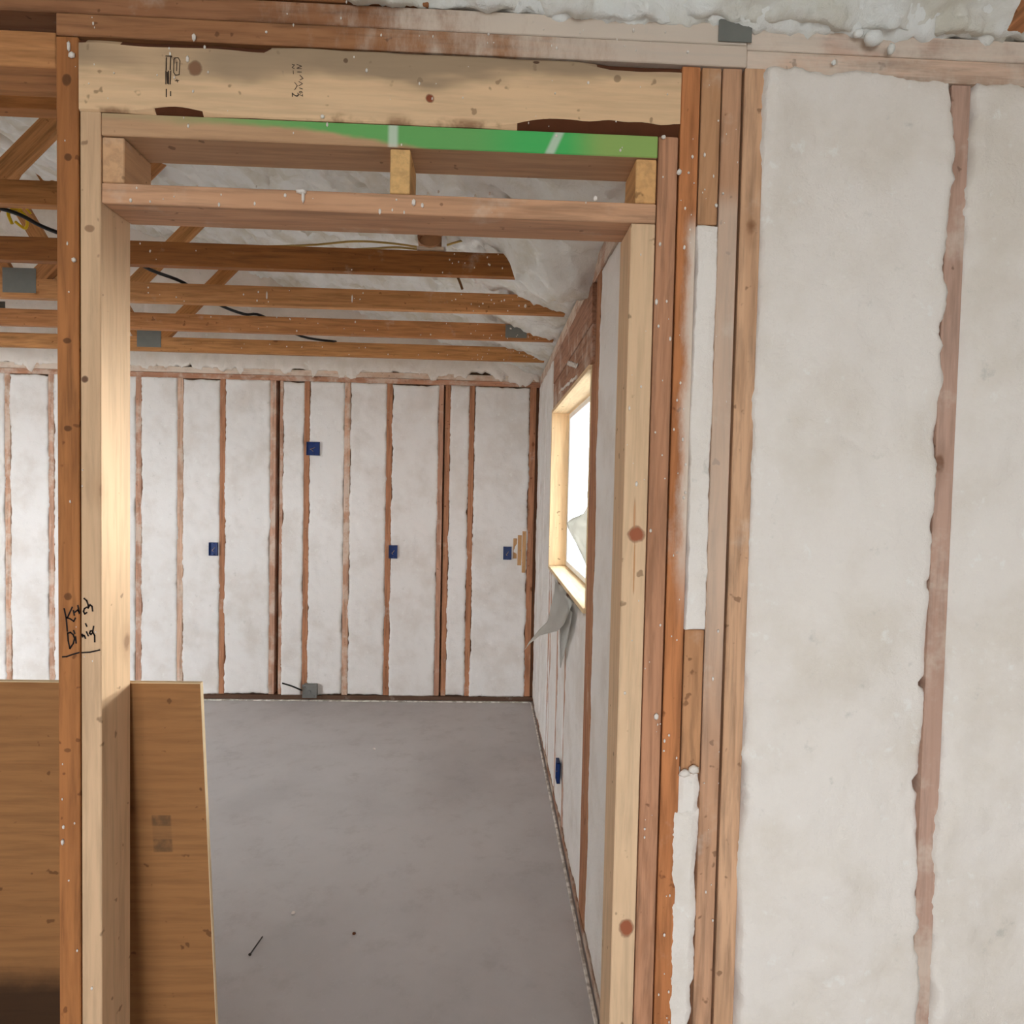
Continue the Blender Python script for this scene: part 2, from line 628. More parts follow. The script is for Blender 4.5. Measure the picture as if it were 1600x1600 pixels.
# walls out of the picture that shut the two rooms
wl = structure('wall_left')
PAINT = foam_material('pale_wall', (222, 218, 210), (206, 202, 194), .2)
for (y0, y1, z0, z1) in ((0.0, .78, 0, 4), (1.12, YB + .1, 0, 4), (.78, 1.12, 0, 1.25), (.78, 1.12, 1.65, 4)):
    board('wall_section', wl, -5.06, -5.0, y0, y1, z0, z1, mat=PAINT, bev=0)
wr = structure('wall_rear')
for (x0, x1, z0, z1) in ((-3.66, -1.65, 0, 4), (.85, 2.86, 0, 4), (-1.65, .85, 0, .825), (-1.65, .85, 2.275, 4)):
    board('wall_section', wr, x0, x1, -4.56, -4.5, z0, z1, mat=PAINT, bev=0)
board('wall_east', None, 2.8, 2.86, -4.5, .14, 0, 4, mat=PAINT, bev=0)['kind'] = 'structure'
board('wall_west', None, -3.66, -3.6, -4.5, .09, 0, 4, mat=PAINT, bev=0)['kind'] = 'structure'
board('gable_board', WF, -5.0, 2.8, .095, .107, 2.53, 4.2, mat=SHEATH, bev=0)

# ------------------------------------------------------------------ the partition and the doorway
D = .092
ORANGE = (166, 108, 62)
# top plates, dusted with foam towards the right
GREY_SPRAY = haze(-.30, .30, 1, 3, .1, .75)
board('top_plate', WF, -.753, .445, 0, D, 2.360, 2.397, (156, 108, 72), .12, extra=GREY_SPRAY, key='p1')
board('top_plate', WF, -3.6, .445, .002, D, 2.399, 2.436, (146, 100, 68), .12, extra=haze(-.36, .05, 1, 3, .1, .85), key='p2')
board('top_plate', WF, -3.6, -.12, .000, D, 2.438, 2.476, (140, 92, 56), .05)
board('top_plate', WF, -3.6, -.755, .003, D, 2.306, 2.366, (186, 130, 82), .12)
# king post left of the door and other studs of the partition
KN = lin((84, 50, 26))
post = board('king_stud', WF, -.753, -.716, 0, D, .038, 2.358, ORANGE, 0, key='post', knots=.5,
             extra=spots([(-.735, 2.285, .007, .010, KN, .8), (-.733, 2.155, .006, .006, KN, .8), (-.736, 1.842, .007, .005, KN, .8), (-.735, 1.69, .007, .005, KN, .8), (-.736, 1.395, .007, .007, KN, .7), (-.737, 1.12, .006, .004, KN, .6)]), label='dark orange stud at the left of the doorway')
board('stud', WF, -1.20, -1.162, 0, D, .038, 2.305, ORANGE, 0)
board('stud', WF, -1.60, -1.562, 0, D, .038, 2.305, (200, 150, 100), 0)
board('bottom_plate', WF, -3.6, -.677, 0, D, 0, .037, (170, 120, 76))
board('bottom_plate', WF, .288, .479, 0, D, 0, .037, (170, 120, 76))

# header with waney edges
sect = []
nst = 90
hx0, hx1 = -.715, .3285
bm = bmesh.new()
rows = []
for i in range(nst + 1):
    x = hx0 + (hx1 - hx0) * i / nst
    w = .003 + .0025 * noise.noise(Vector((x * 9, 0, 3)))
    if x > .0:
        w = .003 + .017 * min(1, x / .09) + .004 * noise.noise(Vector((x * 22, 1, 3)))
    if -.62 < x < -.45:
        w += .010 * math.exp(-((x + .55) / .045) ** 2)
    tw = .004 + .004 * noise.noise(Vector((x * 11, 7, 3)))
    if x > .15:
        tw += .010 * min(1, (x - .15) / .05)
    if x < -.40:
        tw += .006
    w, tw = max(w, .001), max(tw, .001)
    z0, z1 = 2.235, 2.3575
    row = [(x, .0 + w * .9, z0), (x, 0, z0 + w), (x, 0, z1 - tw), (x, tw * .8, z1), (x, .040, z1), (x, .040, z0)]
    rows.append([bm.verts.new(q) for q in row])
for a, b in zip(rows[:-1], rows[1:]):
    for k in range(6):
        f = bm.faces.new((a[k], a[(k + 1) % 6], b[(k + 1) % 6], b[k]))
        f.material_index = 1 if (k in (0,) and (a[1].co.z - 2.235) > .008) or (k == 2 and 2.3575 - a[2].co.z > .009) else 0
bm.faces.new(rows[0])
bm.faces.new(rows[-1][::-1])
bmesh.ops.recalc_face_normals(bm, faces=bm.faces[:])
HEADW = wood((224, 188, 148), 'x', 0, 0, header_marks, 'header', .3)
header = put('header', mesh_of(bm, 'header', [HEADW, BARK]), WF)
header['label'] = 'pale door header board with bark edges and grade stamps'
board('header_ply', WF, -.715, .3285, .044, D, 2.235, 2.357, (190, 146, 100))

DR = structure('door_1')
trimmer = board('trimmer_stud', DR, -.7125, -.678, -.001, D, 0, 2.234, (208, 172, 136), 0, key='trimmer', extra=spots([(-.705, 1.776, .006, .006, lin((96, 62, 44)), .9), (-.697, 2.035, .008, .006, lin((130, 92, 64)), .7)]), contrast=.4, knots=.9,
                label='pale trimmer stud with its inner face lit')
board('trimmer_stud', DR, .2915, .3265, .001, D, 0, 2.2335, (182, 132, 100), 0, key='kr', contrast=1.1, knots=.6, label='reddish trimmer stud with arched grain')
RK = lin((150, 80, 50))
board('jamb_stud', DR, .2455, .289, -.001, D, 0, 2.0785, (216, 182, 146), 0, key='jamb', contrast=.4, knots=0, label='pale jamb stud with two large red knots',
      extra=spots([(.2705, 1.523, .0145, .0145, RK, .95), (.272, .793, .0135, .017, RK, .95), (.268, 1.46, .0015, .05, lin((190, 130, 80)), .8), (.266, 1.56, .002, .028, lin((190, 130, 85)), .7)]))
board('door_head', DR, -.677, .2895, 0, D, 2.0800, 2.1145, (196, 150, 116), .10, key='dh', contrast=.8)
board('nailer', DR, -.677, .2895, -.001, D, 2.1945, 2.2325, (192, 152, 116), 0, extra=green_paint, key='green', contrast=.5, label='flat board with bright green paint on its edge')
board('cripple_stud', DR, -.677, -.640, .002, D, 2.116, 2.193, (204, 160, 120), .1, contrast=.5)
board('cripple_stud', DR, -.183, -.148, .002, D, 2.116, 2.193, (214, 170, 112), .0, contrast=.5, key='mid')
board('cripple_stud', DR, .2520, .289, .002, D, 2.116, 2.193, (214, 164, 108), 0, contrast=.5)

# built-up corner: one long stud, a foam filled slot with short blocks, a second stud
board('corner_stud', WF, .3300, .3635, .002, D, .038, 2.358, (188, 122, 76), .03, key='A', contrast=1.0, extra=haze(.337, .362, 1.45, 2.08), label='orange stud right of the doorway')
board('blocking', WF, .3665, .4015, .003, D, 2.083, 2.358, (190, 144, 106), .05, axis='z')
board('blocking', WF, .3665, .4020, .003, D, 1.081, 1.349, (188, 138, 98), .05, axis='z')
board('blocking', WF, .3665, .4020, .003, D, .04, .30, (188, 138, 98), .05, axis='z')
board('corner_stud', WF, .4040, .4385, .002, D, .038, 2.358, (192, 148, 116), .25, key='B2', extra=haze(.40, .405, 1.25, 2.13, .25, .42), label='stud dusted pink with foam overspray')
foam_sheet('foam_strip', WF, (.3670, .006, 1.350), (1, 0, 0), (0, 0, 1), (0, -1, 0), .0365, .732, .0025, 3, proud=.004, amp=.002, freq=22, jit=.0022, depth=.03, mat=FOAM, vjit=.002)


lowstrip = foam_sheet('foam_strip', WF, (.349, .006, .28), (1, 0, 0), (0, 0, 1), (0, -1, 0), .053, .735, .003, 4, proud=.005, amp=.003, freq=18, jit=.0045, depth=.03, mat=FOAM, vjit=.008)
foam_sheet('foam_strip', WF, (.361, .006, 1.0), (1, 0, 0), (0, 0, 1), (0, -1, 0), .043, .085, .0025, 5, proud=.004, amp=.003, freq=18, jit=.004, depth=.03, mat=FOAM, vjit=.006)

# ------------------------------------------------------------------ outside wall on the right, turned a little away


def oy(x):
    return .03 * (x - .48)


board('corner_stud', WO, .4425, .4790, -.001, D, 0, 2.358, (200, 158, 124), .12, key='C', label='light brown stud at the edge of the foam wall')
board('top_plate', WO, .446, 2.8, .004, D + .03, 2.352, 2.392, (204, 174, 152), .6, key='op')
board('top_plate', WO, .446, 2.8, .006, D + .03, 2.394, 2.432, (204, 176, 158), .8, key='op2')
board('stud', WO, .8270, .8625, oy(.85) - .004, D + .03, 0, 2.351, (184, 150, 132), .4, key='os', contrast=.6)
board('stud', WO, 1.2330, 1.271, oy(1.25), D + .03, 0, 2.351, (190, 140, 112), .3, key='os2')
board('bottom_plate', WO, .48, 2.8, .01, D + .03, 0, .037, (180, 136, 104), .4)


def bay_warp(k):
    def f(u, v):
        p = Vector((u, v, k))
        return .020 * noise.noise(p * 3.2) + .008 * noise.noise(p * 8.3) + .005 * abs(noise.noise(p * 19))
    return f


UO = Vector((1, .03, 0)).normalized()
foam_sheet('foam_panel', WO, (.4795, .002, .036), UO, (0, 0, 1), (.03, -1, 0), .3500, 2.322, .0068, 11, proud=.007, amp=.005, freq=9, jit=.0065, depth=.05, mat=FOAM, warp=bay_warp(1.5), vjit=.008, notches=((1.405, .012, .013), (1.215, .014, .010), (1.02, .016, .016), (.72, .010, .02)))
foam_sheet('foam_panel', WO, (.8615, oy(.8615), .036), UO, (0, 0, 1), (.03, -1, 0), .3735, 2.316, .0075, 12, proud=.006, amp=.006, freq=8, jit=.0095, depth=.05, mat=FOAM, warp=bay_warp(4.5), vjit=.008)
foam_sheet('foam_panel', WO, (1.270, oy(1.27), .036), UO, (0, 0, 1), (.03, -1, 0), 1.5, 2.316, .03, 14, proud=.004, amp=.006, freq=8, jit=.006, depth=.05, mat=FOAM)

# ------------------------------------------------------------------ back wall: studs with shaved foam between
PX = lambda t: 1.71260e-07 * t * t + 0.004503 * t - 3.5295      # stud spacing read along the back wall
DUSTY = (196, 156, 134)
studs = [(-4.55, .038, 0), (-4.2, .038, 0), (-3.84, .038, 0), (PX(12), .038, .6), (PX(80), .038, .5), (PX(216), .040, .5), (PX(281), .040, .45), (PX(347), .038, .15),
         (PX(425.5), .040, .5), (PX(438.5), .022, .35), (PX(478), .038, .1), (PX(541), .042, .55), (PX(606.5), .040, .15),
         (PX(686.5), .036, .25), (PX(697), .036, .2), (PX(734.5), .038, .1), (PX(829.5), .046, .15)]
cols = [(192, 150, 126), (186, 142, 118), (200, 164, 140), (194, 152, 126)]
for i, (x, w, sp) in enumerate(studs):
    o = board('stud', WB, x - w / 2, x + w / 2, YB + .002, YB + .09, .040, 2.362, cols[i % 4] if sp > .2 else (176, 124, 92), sp, key='b%d' % i)
for i, (a, b) in enumerate(zip(studs[:-1], studs[1:])):
    x0, x1 = a[0] + a[1] / 2, b[0] - b[1] / 2
    if x1 - x0 < .05:
        continue
    foam_sheet('foam_panel', WB, (x0 + .001, YB, .045 if i % 3 else .036), (1, 0, 0), (0, 0, 1), (0, -1, 0), x1 - x0 - .002, 2.316, .012, 20 + i, proud=.003, amp=.005, freq=6, jit=.0065, depth=.045, vjit=.006,
               billow=.012 if i in (6, 7) else .004)
foam_sheet('foam_panel', WB, (-5.0, YB + .01, .04), (1, 0, 0), (0, 0, 1), (0, -1, 0), .43, 2.316, .03, 44, jit=.004)
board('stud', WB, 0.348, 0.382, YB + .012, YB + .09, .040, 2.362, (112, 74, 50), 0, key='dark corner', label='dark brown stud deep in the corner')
board('top_plate', WB, -5.0, XR, YB - .002, YB + .09, 2.360, 2.397, (182, 132, 104), .5, key='bp1')
board('top_plate', WB, -5.0, XR, YB - .004, YB + .09, 2.399, 2.440, (206, 174, 150), .8, key='bp2')
board('bottom_plate', WB, -5.0, XR, YB - .006, YB + .09, .006, .038, (96, 70, 54), .06, key='bb', contrast=.6)
foam_sheet('gable_foam', WB, (-5.0, YB + .006, 2.418), (1, 0, 0), (0, 0, 1), (0, -1, 0), 5.36, 1.47, .02, 51, proud=.014, amp=.010, freq=7, jit=.008, vjit=.035, depth=.03, mat=FOAM, billow=.03)
# stack of thin laths beside the right-hand box
for k, (xa, xb, z0, z1) in enumerate(((0.197, 0.225, 1.085, 1.235), (0.23, 0.259, 1.035, 1.26), (0.264, 0.292, .98, 1.29))):
    board('lath', WB, xa, xb, YB - .005 - .002 * k, YB + .03, z0, z1, (196, 152, 106), .05, axis='z', bev=.001)

# ------------------------------------------------------------------ window wall
XF = XR + .09
for (y0, y1, z0, z1, sp, col) in ((.55, .588, .038, 2.36, .3, DUSTY), (1.055, 1.093, .038, 2.36, .12, (176, 126, 92)), (1.095, 1.133, .038, 2.36, .12, (170, 118, 84)), (1.135, 1.198, .038, 2.06, .1, (168, 116, 84)),
                                  (1.755, 1.793, .038, 1.13, .3, DUSTY), (2.09, 2.128, .038, 1.13, .3, DUSTY), (2.46, 2.498, .038, 1.13, .35, DUSTY),
                                  (2.568, 2.606, .038, 2.36, .3, DUSTY), (2.96, 2.998, .038, 2.36, .4, DUSTY), (3.33, 3.368, .038, 2.36, .4, DUSTY)):
    board('stud', WR, XR, XF, y0, y1, z0, z1, col, sp, axis='z', key='r%.2f' % y0)
board('top_plate', WR, XR, XF, .095, YB - .004, 2.362, 2.399, (190, 152, 130), .7, axis='y', key='rp1')
board('top_plate', WR, XR, XF, .095, YB - .004, 2.400, 2.437, (196, 164, 144), .8, axis='y', key='rp2')
board('bottom_plate', WR, XR - .004, XF, .095, YB - .008, .006, .038, (150, 110, 86), .5, axis='y')
board('header', WR, XR - .006, XR + .036, 1.200, 2.566, 2.215, 2.360, (166, 122, 98), .35, axis='y', key='wh', label='dark brown beam over the window')
board('header', WR, XR - .002, XR + .036, 1.200, 2.566, 2.070, 2.213, (160, 116, 90), .4, axis='y', key='wh2')
FR = [(.098, .55), (.588, 1.054), (2.606, 2.96), (2.998, 3.33), (3.368, 3.60)]
for i, (a, b) in enumerate(FR):
    foam_sheet('foam_panel', WR, (XR, a, .04), (0, 1, 0), (0, 0, 1), (-1, 0, 0), b - a, 2.318, .014, 60 + i, proud=(.004, .0)[i] if i < 2 else .008, amp=.006 if i != 1 else .003, freq=5, jit=.008, depth=.05, vjit=.006)
for i, (a, b) in enumerate(((1.198, 1.755), (1.793, 2.09), (2.128, 2.46), (2.498, 2.568))):
    foam_sheet('foam_panel', WR, (XR, a, .04), (0, 1, 0), (0, 0, 1), (-1, 0, 0), b - a, 1.085, .014, 70 + i, proud=.001, amp=.006, freq=5, jit=.009, depth=.05, vjit=.012)
smear = []
for k in range(9):
    yy = 1.62 + .075 * k
    smear.append((XR - .004, yy, 2.085 + .004 * k + .012 * random.random(), .004, .05, .009))
for k in range(7):
    smear.append((XR - .007, 1.58 + .05 * k, 2.13 + .012 * k, .004, .045, .010))
blobs('foam_smear', WR, smear)

W1 = structure('window_1')
PINE = (228, 200, 158)
board('side_jamb', W1, XR - .012, XR + .10, 2.545, 2.564, WZ0, 2.044, PINE, 0, axis='z', key='wj', contrast=.4, knots=.7)
board('side_jamb', W1, XR - .002, XR + .10, 1.201, 1.220, WZ0, 2.044, PINE, 0, axis='z', key='wj2', contrast=.4)
board('head_jamb', W1, XR - .012, XR + .10, 1.201, 2.564, 2.045, 2.064, PINE, 0, axis='y', key='wj3', contrast=.4)
board('window_sill', W1, XR - .012, XR + .10, 1.201, 2.564, 1.145, 1.164, PINE, .05, axis='y', key='wj4', contrast=.4)
for nm, y0, y1, z0, z1 in (('sash_stile', 2.515, 2.544, 1.166, 2.042), ('sash_stile', 1.222, 1.250, 1.166, 2.042), ('sash_rail', 1.250, 2.515, 1.166, 1.196), ('sash_rail', 1.250, 2.515, 2.012, 2.042)):
    board(nm, W1, XR + .088, XR + .13, y0, y1, z0, z1, mat=WHITE, bev=.003)
gm = bpy.data.materials.new('window_glass')
gm.use_nodes = True
nt = gm.node_tree
nt.nodes.remove(nt.nodes['Principled BSDF'])
tr, gl, mx = nt.nodes.new('ShaderNodeBsdfTransparent'), nt.nodes.new('ShaderNodeBsdfGlossy'), nt.nodes.new('ShaderNodeMixShader')
tr.inputs[0].default_value = (.95, .98, .98, 1)
gl.inputs['Roughness'].default_value = .02
mx.inputs[0].default_value = .05
nt.links.new(tr.outputs[0], mx.inputs[1])
nt.links.new(gl.outputs[0], mx.inputs[2])
nt.links.new(mx.outputs[0], nt.nodes['Material Output'].inputs[0])
board('pane', W1, XR + .106, XR + .112, 1.25, 2.515, 1.196, 2.012, mat=gm, bev=0)
# soffit of the eave seen through the top of the window
so = structure('eave_soffit')
board('soffit_board', so, XR + .12, XR + .50, .2, 9, 2.30, 2.315, mat=WHITE, bev=0)
board('fascia_board', so, XR + .48, XR + .50, .2, 9, 2.20, 2.30, mat=WHITE, bev=0)
board('roof_edge', so, XR + .12, XR + .52, .2, 4.2, 2.40, 2.42, mat=SHEATH, bev=0)

# thin pale strips (sill gasket) along the foot of the back and the window wall
g = NG('gasket')
GASKET = g.done(g.mix(g.ramp(g.noise(g.objvec(), 25, 4), .4, .62), lin((226, 220, 212)), lin((170, 160, 150))), .8)
bmt = bmesh.new()
o = board('trim_1', None, -5.0, XR - .02, YB - .030, YB - .008, 0, .007, mat=GASKET, bev=.002)
o['kind'] = 'structure'
o = board('trim_2', None, XR - .022, XR - .010, .1, YB - .03, 0, .008, mat=GASKET, bev=.002)
o['kind'] = 'structure'

# ------------------------------------------------------------------ roof trusses
CH = [(176, 120, 70), (172, 118, 68), (150, 96, 50), (186, 132, 84), (178, 122, 76), (184, 130, 80)]
TY = [.385, .900, 1.415, 1.935, 2.480, 3.065]
TL = ['dark roof truss closest behind the doorway wall, at top left', 'second roof truss behind the doorway wall, mostly hidden by the door head',
      'long dark brown roof truss just under the door head, carrying the ceiling box', 'roof truss with white foam drips, next beyond the dark brown one',
      'roof truss between the dripped one and the one nearest the far wall', 'roof truss nearest the far foamed wall, with a gusset plate']
for i, y in enumerate(TY):
    t = empty('roof_truss', (-.9, y, 2.436))
    tag(t, TL[i], 'truss', 'roof trusses of the far room')
    c = Vector((.9, -y, -2.436))   # world -> local

    def L(x, yy, z):
        return (x + .9, yy - y, z - 2.436)
    mm_ = wood(CH[i], 'x', .04, 1, None, 'ch%d' % i)
    hc = .072 if i == 1 else .089
    beam('bottom_chord', t, L(-5.0, y, 2.436 + hc / 2), L(.35, y, 2.436 + hc / 2), (0, 0, 1), .038, hc, CH[i], mat=mm_)
    beam('top_chord', t, L(.36, y, 2.60), L(-3.32, y, 2.60 + .335 * 3.68), (0, 0, 1), .038, .089, CH[i], mat=mm_)
    for (xa, za, xb, zb) in ((-2.13, 2.50, -1.50, 3.16), (-2.22, 2.50, -2.85, 3.55), (-3.6, 2.5, -2.98, 3.6)):
        beam('web', t, L(xa, y, za), L(xb, y, zb), (0, 1, 0), .075, .036, CH[(i + 1) % 6])
    for gx in (-2.175, -2.74) if i == 4 else (-2.175,):
        for s in (-1, 1):
            board('gusset_plate', t, *[q for q in (gx - .075 + .9, gx + .075 + .9)], s * .0195 - .0008, s * .0195 + .0008, .022, .135, mat=GUSSET, bev=0)
    if i == 4:
        for s in (-1, 1):
            board('gusset_plate', t, .08 + .9, .20 + .9, s * .0195 - .0008, s * .0195 + .0008, .012, .085, mat=GUSSET, bev=0)
    bl = []
    for k in range(26 if i < 3 else 34):
        x = random.uniform(-1.6, .3) if random.random() < .5 else random.uniform(-.25, .28)
        r = random.uniform(.0018, .0042)
        bl.append((x + .9, -.0195, random.uniform(.004, .085), r, r * .5, r * random.uniform(1, 1.8)))
    if i == 3:
        bl += [(-1.05 + .9, -.0205, .045, .004, .003, .020), (-.655 + .9, -.0205, .043, .004, .003, .021), (.16 + .9, -.021, .035, .007, .004, .010)]
    blobs('foam_specks', t, bl)

t = empty('ceiling_joist', (.92, -.8, 2.432))
tag(t, 'brown ceiling joist end sticking out of the foam, top right corner', 'joist')
beam('joist', t, (0, .79, .046), (0, -3.6, .046), (0, 0, 1), .036, .089, (190, 130, 88))
# strap plate over the corner post
board('strap_plate', WF, .392, .452, -.0015, -.0005, 2.402, 2.440, mat=GUSSET, bev=0)

# ------------------------------------------------------------------ plywood sheet leaning against the back of the partition
a_lean = math.atan2(.13, 1.215)
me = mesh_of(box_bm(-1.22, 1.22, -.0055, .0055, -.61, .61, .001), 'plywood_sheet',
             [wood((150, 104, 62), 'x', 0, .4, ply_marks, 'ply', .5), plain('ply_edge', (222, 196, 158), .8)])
for p in me.polygons:
    if abs(p.normal.x) > .7 or abs(p.normal.z) > .7:
        p.material_index = 1
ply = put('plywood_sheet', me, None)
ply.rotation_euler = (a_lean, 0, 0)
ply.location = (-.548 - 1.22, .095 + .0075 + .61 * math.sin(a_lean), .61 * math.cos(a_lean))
tag(ply, 'brown plywood sheet leaning on edge behind the left side of the doorway', 'plywood')

# ------------------------------------------------------------------ electrical boxes


def elec_box(name, label, cat, w, h, mat, group=None):
    """open box, its mouth looking along -y, origin at the middle of the mouth"""
    t = empty(name)
    tag(t, label, cat, group)
    bm = bmesh.new()
    tk, dp = .003, .016

    def add(x0, x1, y0, y1, z0, z1):
        r = bmesh.ops.create_cube(bm, size=1)
        for q in r['verts']:
            q.co = Vector(((x0 + x1) / 2 + q.co.x * (x1 - x0), (y0 + y1) / 2 + q.co.y * (y1 - y0), (z0 + z1) / 2 + q.co.z * (z1 - z0)))
    add(-w / 2, -w / 2 + tk, 0, dp, -h / 2, h / 2)
    add(w / 2 - tk, w / 2, 0, dp, -h / 2, h / 2)
    add(-w / 2, w / 2, 0, dp, h / 2 - tk, h / 2)
    add(-w / 2, w / 2, 0, dp, -h / 2, -h / 2 + tk)
    add(-w / 2, w / 2, dp - tk, dp, -h / 2, h / 2)
    put('shell', mesh_of(bm, 'shell', mat), t)
    for s in (-1, 1):
        bm = bmesh.new()
        bmesh.ops.create_cone(bm, cap_ends=True, segments=8, radius1=.005, radius2=.005, depth=.012,
                              matrix=Matrix.Translation((0, .008, s * (h / 2 - .008))) @ Matrix.Rotation(H, 4, 'X'))
        put('screw_boss', mesh_of(bm, 'screw_boss', mat), t)
    return t


b0 = elec_box('electrical_box', 'upper blue two-gang box high on the far foamed wall', 'box', .094, .098, BLUE, 'blue electrical boxes')
b0.location = (PX(489), YB - .022, 1.868)
tube('wire', b0, [(.0, .011, -.02), (-.012, .006, -.008), (-.02, .004, -.004), (.004, .002, .004), (.012, .010, .01)], .0014, NMCABLE)
for px, z, lb in ((335, 1.118, 'leftmost small blue box on the far wall, nearest the plywood'), (615.5, 1.120, 'small blue box midway along the far foamed wall'),
                  (794, 1.125, 'small blue box beside thin laths near the far corner')):
    b = elec_box('electrical_box', lb, 'box', .062, .097, BLUE, 'blue electrical boxes')
    b.location = (PX(px), YB - .022, z)
    tube('wire', b, [(.0, .010, -.02), (-.008, .006, -.01), (.002, .003, 0), (.008, .010, .012)], .0014, NMCABLE)
b = elec_box('electrical_box', 'small blue box low on the window wall foam', 'box', .062, .097, BLUE, 'blue electrical boxes')
b.location = (XR - .026, 1.80, .285)
b.rotation_euler = (0, 0, -H)
tube('wire', b, [(.0, .010, -.02), (-.008, .006, -.01), (.002, .003, 0), (.008, .010, .012)], .0014, NMCABLE)

fb = empty('floor_box', (PX(489), YB - .03, .078))
tag(fb, 'grey steel junction box with cover at the foot of the far wall', 'box')
board('body', fb, -.05, .05, -.012, .04, -.045, .05, mat=STEEL, bev=.004)
board('cover', fb, -.053, .053, -.016, -.0125, -.048, .053, mat=STEEL, bev=.001)
for sx, sz in ((-.034, .034), (.034, -.034), (0, 0)):
    bm = bmesh.new()
    bmesh.ops.create_cone(bm, cap_ends=True, segments=10, radius1=.006 if sx else .012, radius2=.004 if sx else .011, depth=.004,
                          matrix=Matrix.Translation((sx, -.018, sz)) @ Matrix.Rotation(H, 4, 'X'))
    put('cover_screw' if sx else 'knockout', mesh_of(bm, 'cover_screw', STEEL), fb)
cb = tube('whip_cable', None, [(PX(487) - .05, YB - .03, .085), (PX(476), YB - .07, .10), (PX(465), YB - .10, .135), (PX(452), YB - .13, .165)], .006, BLACK)
tag(cb, 'short dark cable curling from the steel box at the far wall', 'cable')

# junction box and cables lying on the dark truss
jb = empty('ceiling_box', (-.245, 1.418, 2.526))
tag(jb, 'round ceiling box with bracket lying on top of the dark truss', 'box')
bm = bmesh.new()
bmesh.ops.create_cone(bm, cap_ends=False, segments=16, radius1=.05, radius2=.05, depth=.05, matrix=Matrix.Translation((0, 0, .045)) @ Matrix.Rotation(H * .75, 4, 'X'))
bmesh.ops.create_cone(bm, cap_ends=True, segments=16, radius1=.048, radius2=.048, depth=.003, matrix=Matrix.Translation((0, .02, .055)) @ Matrix.Rotation(H * .75, 4, 'X'))
put('shell', mesh_of(bm, 'shell', plain('box_fibre', (196, 152, 116), .7)), jb)
board('bracket', jb, -.05, .055, -.035, .03, 0, .012, mat=plain('bracket', (206, 190, 170), .5), bev=.002)
board('bracket', jb, .045, .062, -.03, .02, .012, .055, mat=WHITE, bev=.002)
for (lb, pts) in (('upper pale yellow cable running left along the dark truss to the ceiling box', [(-.29, 1.46, 2.560), (-.40, 1.46, 2.572), (-.55, 1.46, 2.575), (-.75, 1.47, 2.556), (-1.1, 1.48, 2.54)]),
                  ('lower yellow cable dipping onto the dark truss left of the ceiling box', [(-.29, 1.45, 2.548), (-.38, 1.44, 2.550), (-.48, 1.435, 2.540), (-.60, 1.43, 2.530), (-.9, 1.43, 2.529)]),
                  ('thin cable rising right of the ceiling box into the roof foam', [(-.19, 1.47, 2.575), (-.14, 1.47, 2.592), (-.08, 1.48, 2.612), (0, 1.5, 2.64)])):
    tag(tube('yellow_cable', None, pts, .0042, NMCABLE), lb, 'cable', 'yellow cables at the ceiling box')
k2 = tube('brown_cable_end', None, [(-.20, 1.78, 2.565), (-.165, 1.79, 2.563), (-.150, 1.80, 2.545), (-.135, 1.82, 2.51)], .006, plain('scorched', (96, 62, 26), .7))
tag(k2, 'bent brown cable stub on the foam between the two middle trusses', 'cable')
bk = tube('black_cable', None, [(-2.3, 1.20, 2.66), (-1.95, 1.33, 2.625), (-1.80, 1.36, 2.60), (-1.71, 1.385, 2.56), (-1.62, 1.415, 2.535), (-1.56, 1.6, 2.555), (-1.50, 1.75, 2.53), (-1.44, 1.93, 2.533),
                              (-1.40, 2.2, 2.515), (-1.32, 2.35, 2.505), (-1.27, 2.48, 2.532), (-1.15, 2.8, 2.50), (-1.0, 3.06, 2.53)], .0075, BLACK)
tag(bk, 'black cable draped across the tops of the roof trusses', 'cable')
yt = empty('cable_tie', (-1.80, 1.40, 2.575))
tag(yt, 'bright yellow cable tie bunched beside the black cable at upper left', 'cable tie')
tube('loop', yt, [(-.02, -.02, -.01), (-.03, -.025, .03), (0, -.02, .045), (.02, 0, .02), (.0, .02, -.01), (-.03, .01, .01)], .006, plain('yellow_plastic', (222, 188, 30), .4))
tube('tail', yt, [(.0, -.022, .03), (.03, -.03, .05), (.05, -.02, .03)], .004, plain('yellow_plastic', (222, 188, 30), .4))

# ------------------------------------------------------------------ torn plastic film round the window


def film_material(dcol, tcol, f):
    fm = bpy.data.materials.new('plastic_film')
    fm.use_nodes = True
    nt = fm.node_tree
    nt.nodes.remove(nt.nodes['Principled BSDF'])
    df, tl, mx = nt.nodes.new('ShaderNodeBsdfDiffuse'), nt.nodes.new('ShaderNodeBsdfTranslucent'), nt.nodes.new('ShaderNodeMixShader')
    df.inputs[0].default_value = (*dcol, 1)
    tl.inputs[0].default_value = (*tcol, 1)
    mx.inputs[0].default_value = f
    nt.links.new(df.outputs[0], mx.inputs[1])
    nt.links.new(tl.outputs[0], mx.inputs[2])
    nt.links.new(mx.outputs[0], nt.nodes['Material Output'].inputs[0])
    return fm


FILM_DULL = film_material((.60, .57, .52), (.12, .115, .10), .3)    # thick, sprayed film at the window
FILM = film_material((.88, .86, .82), (.5, .49, .46), .3)


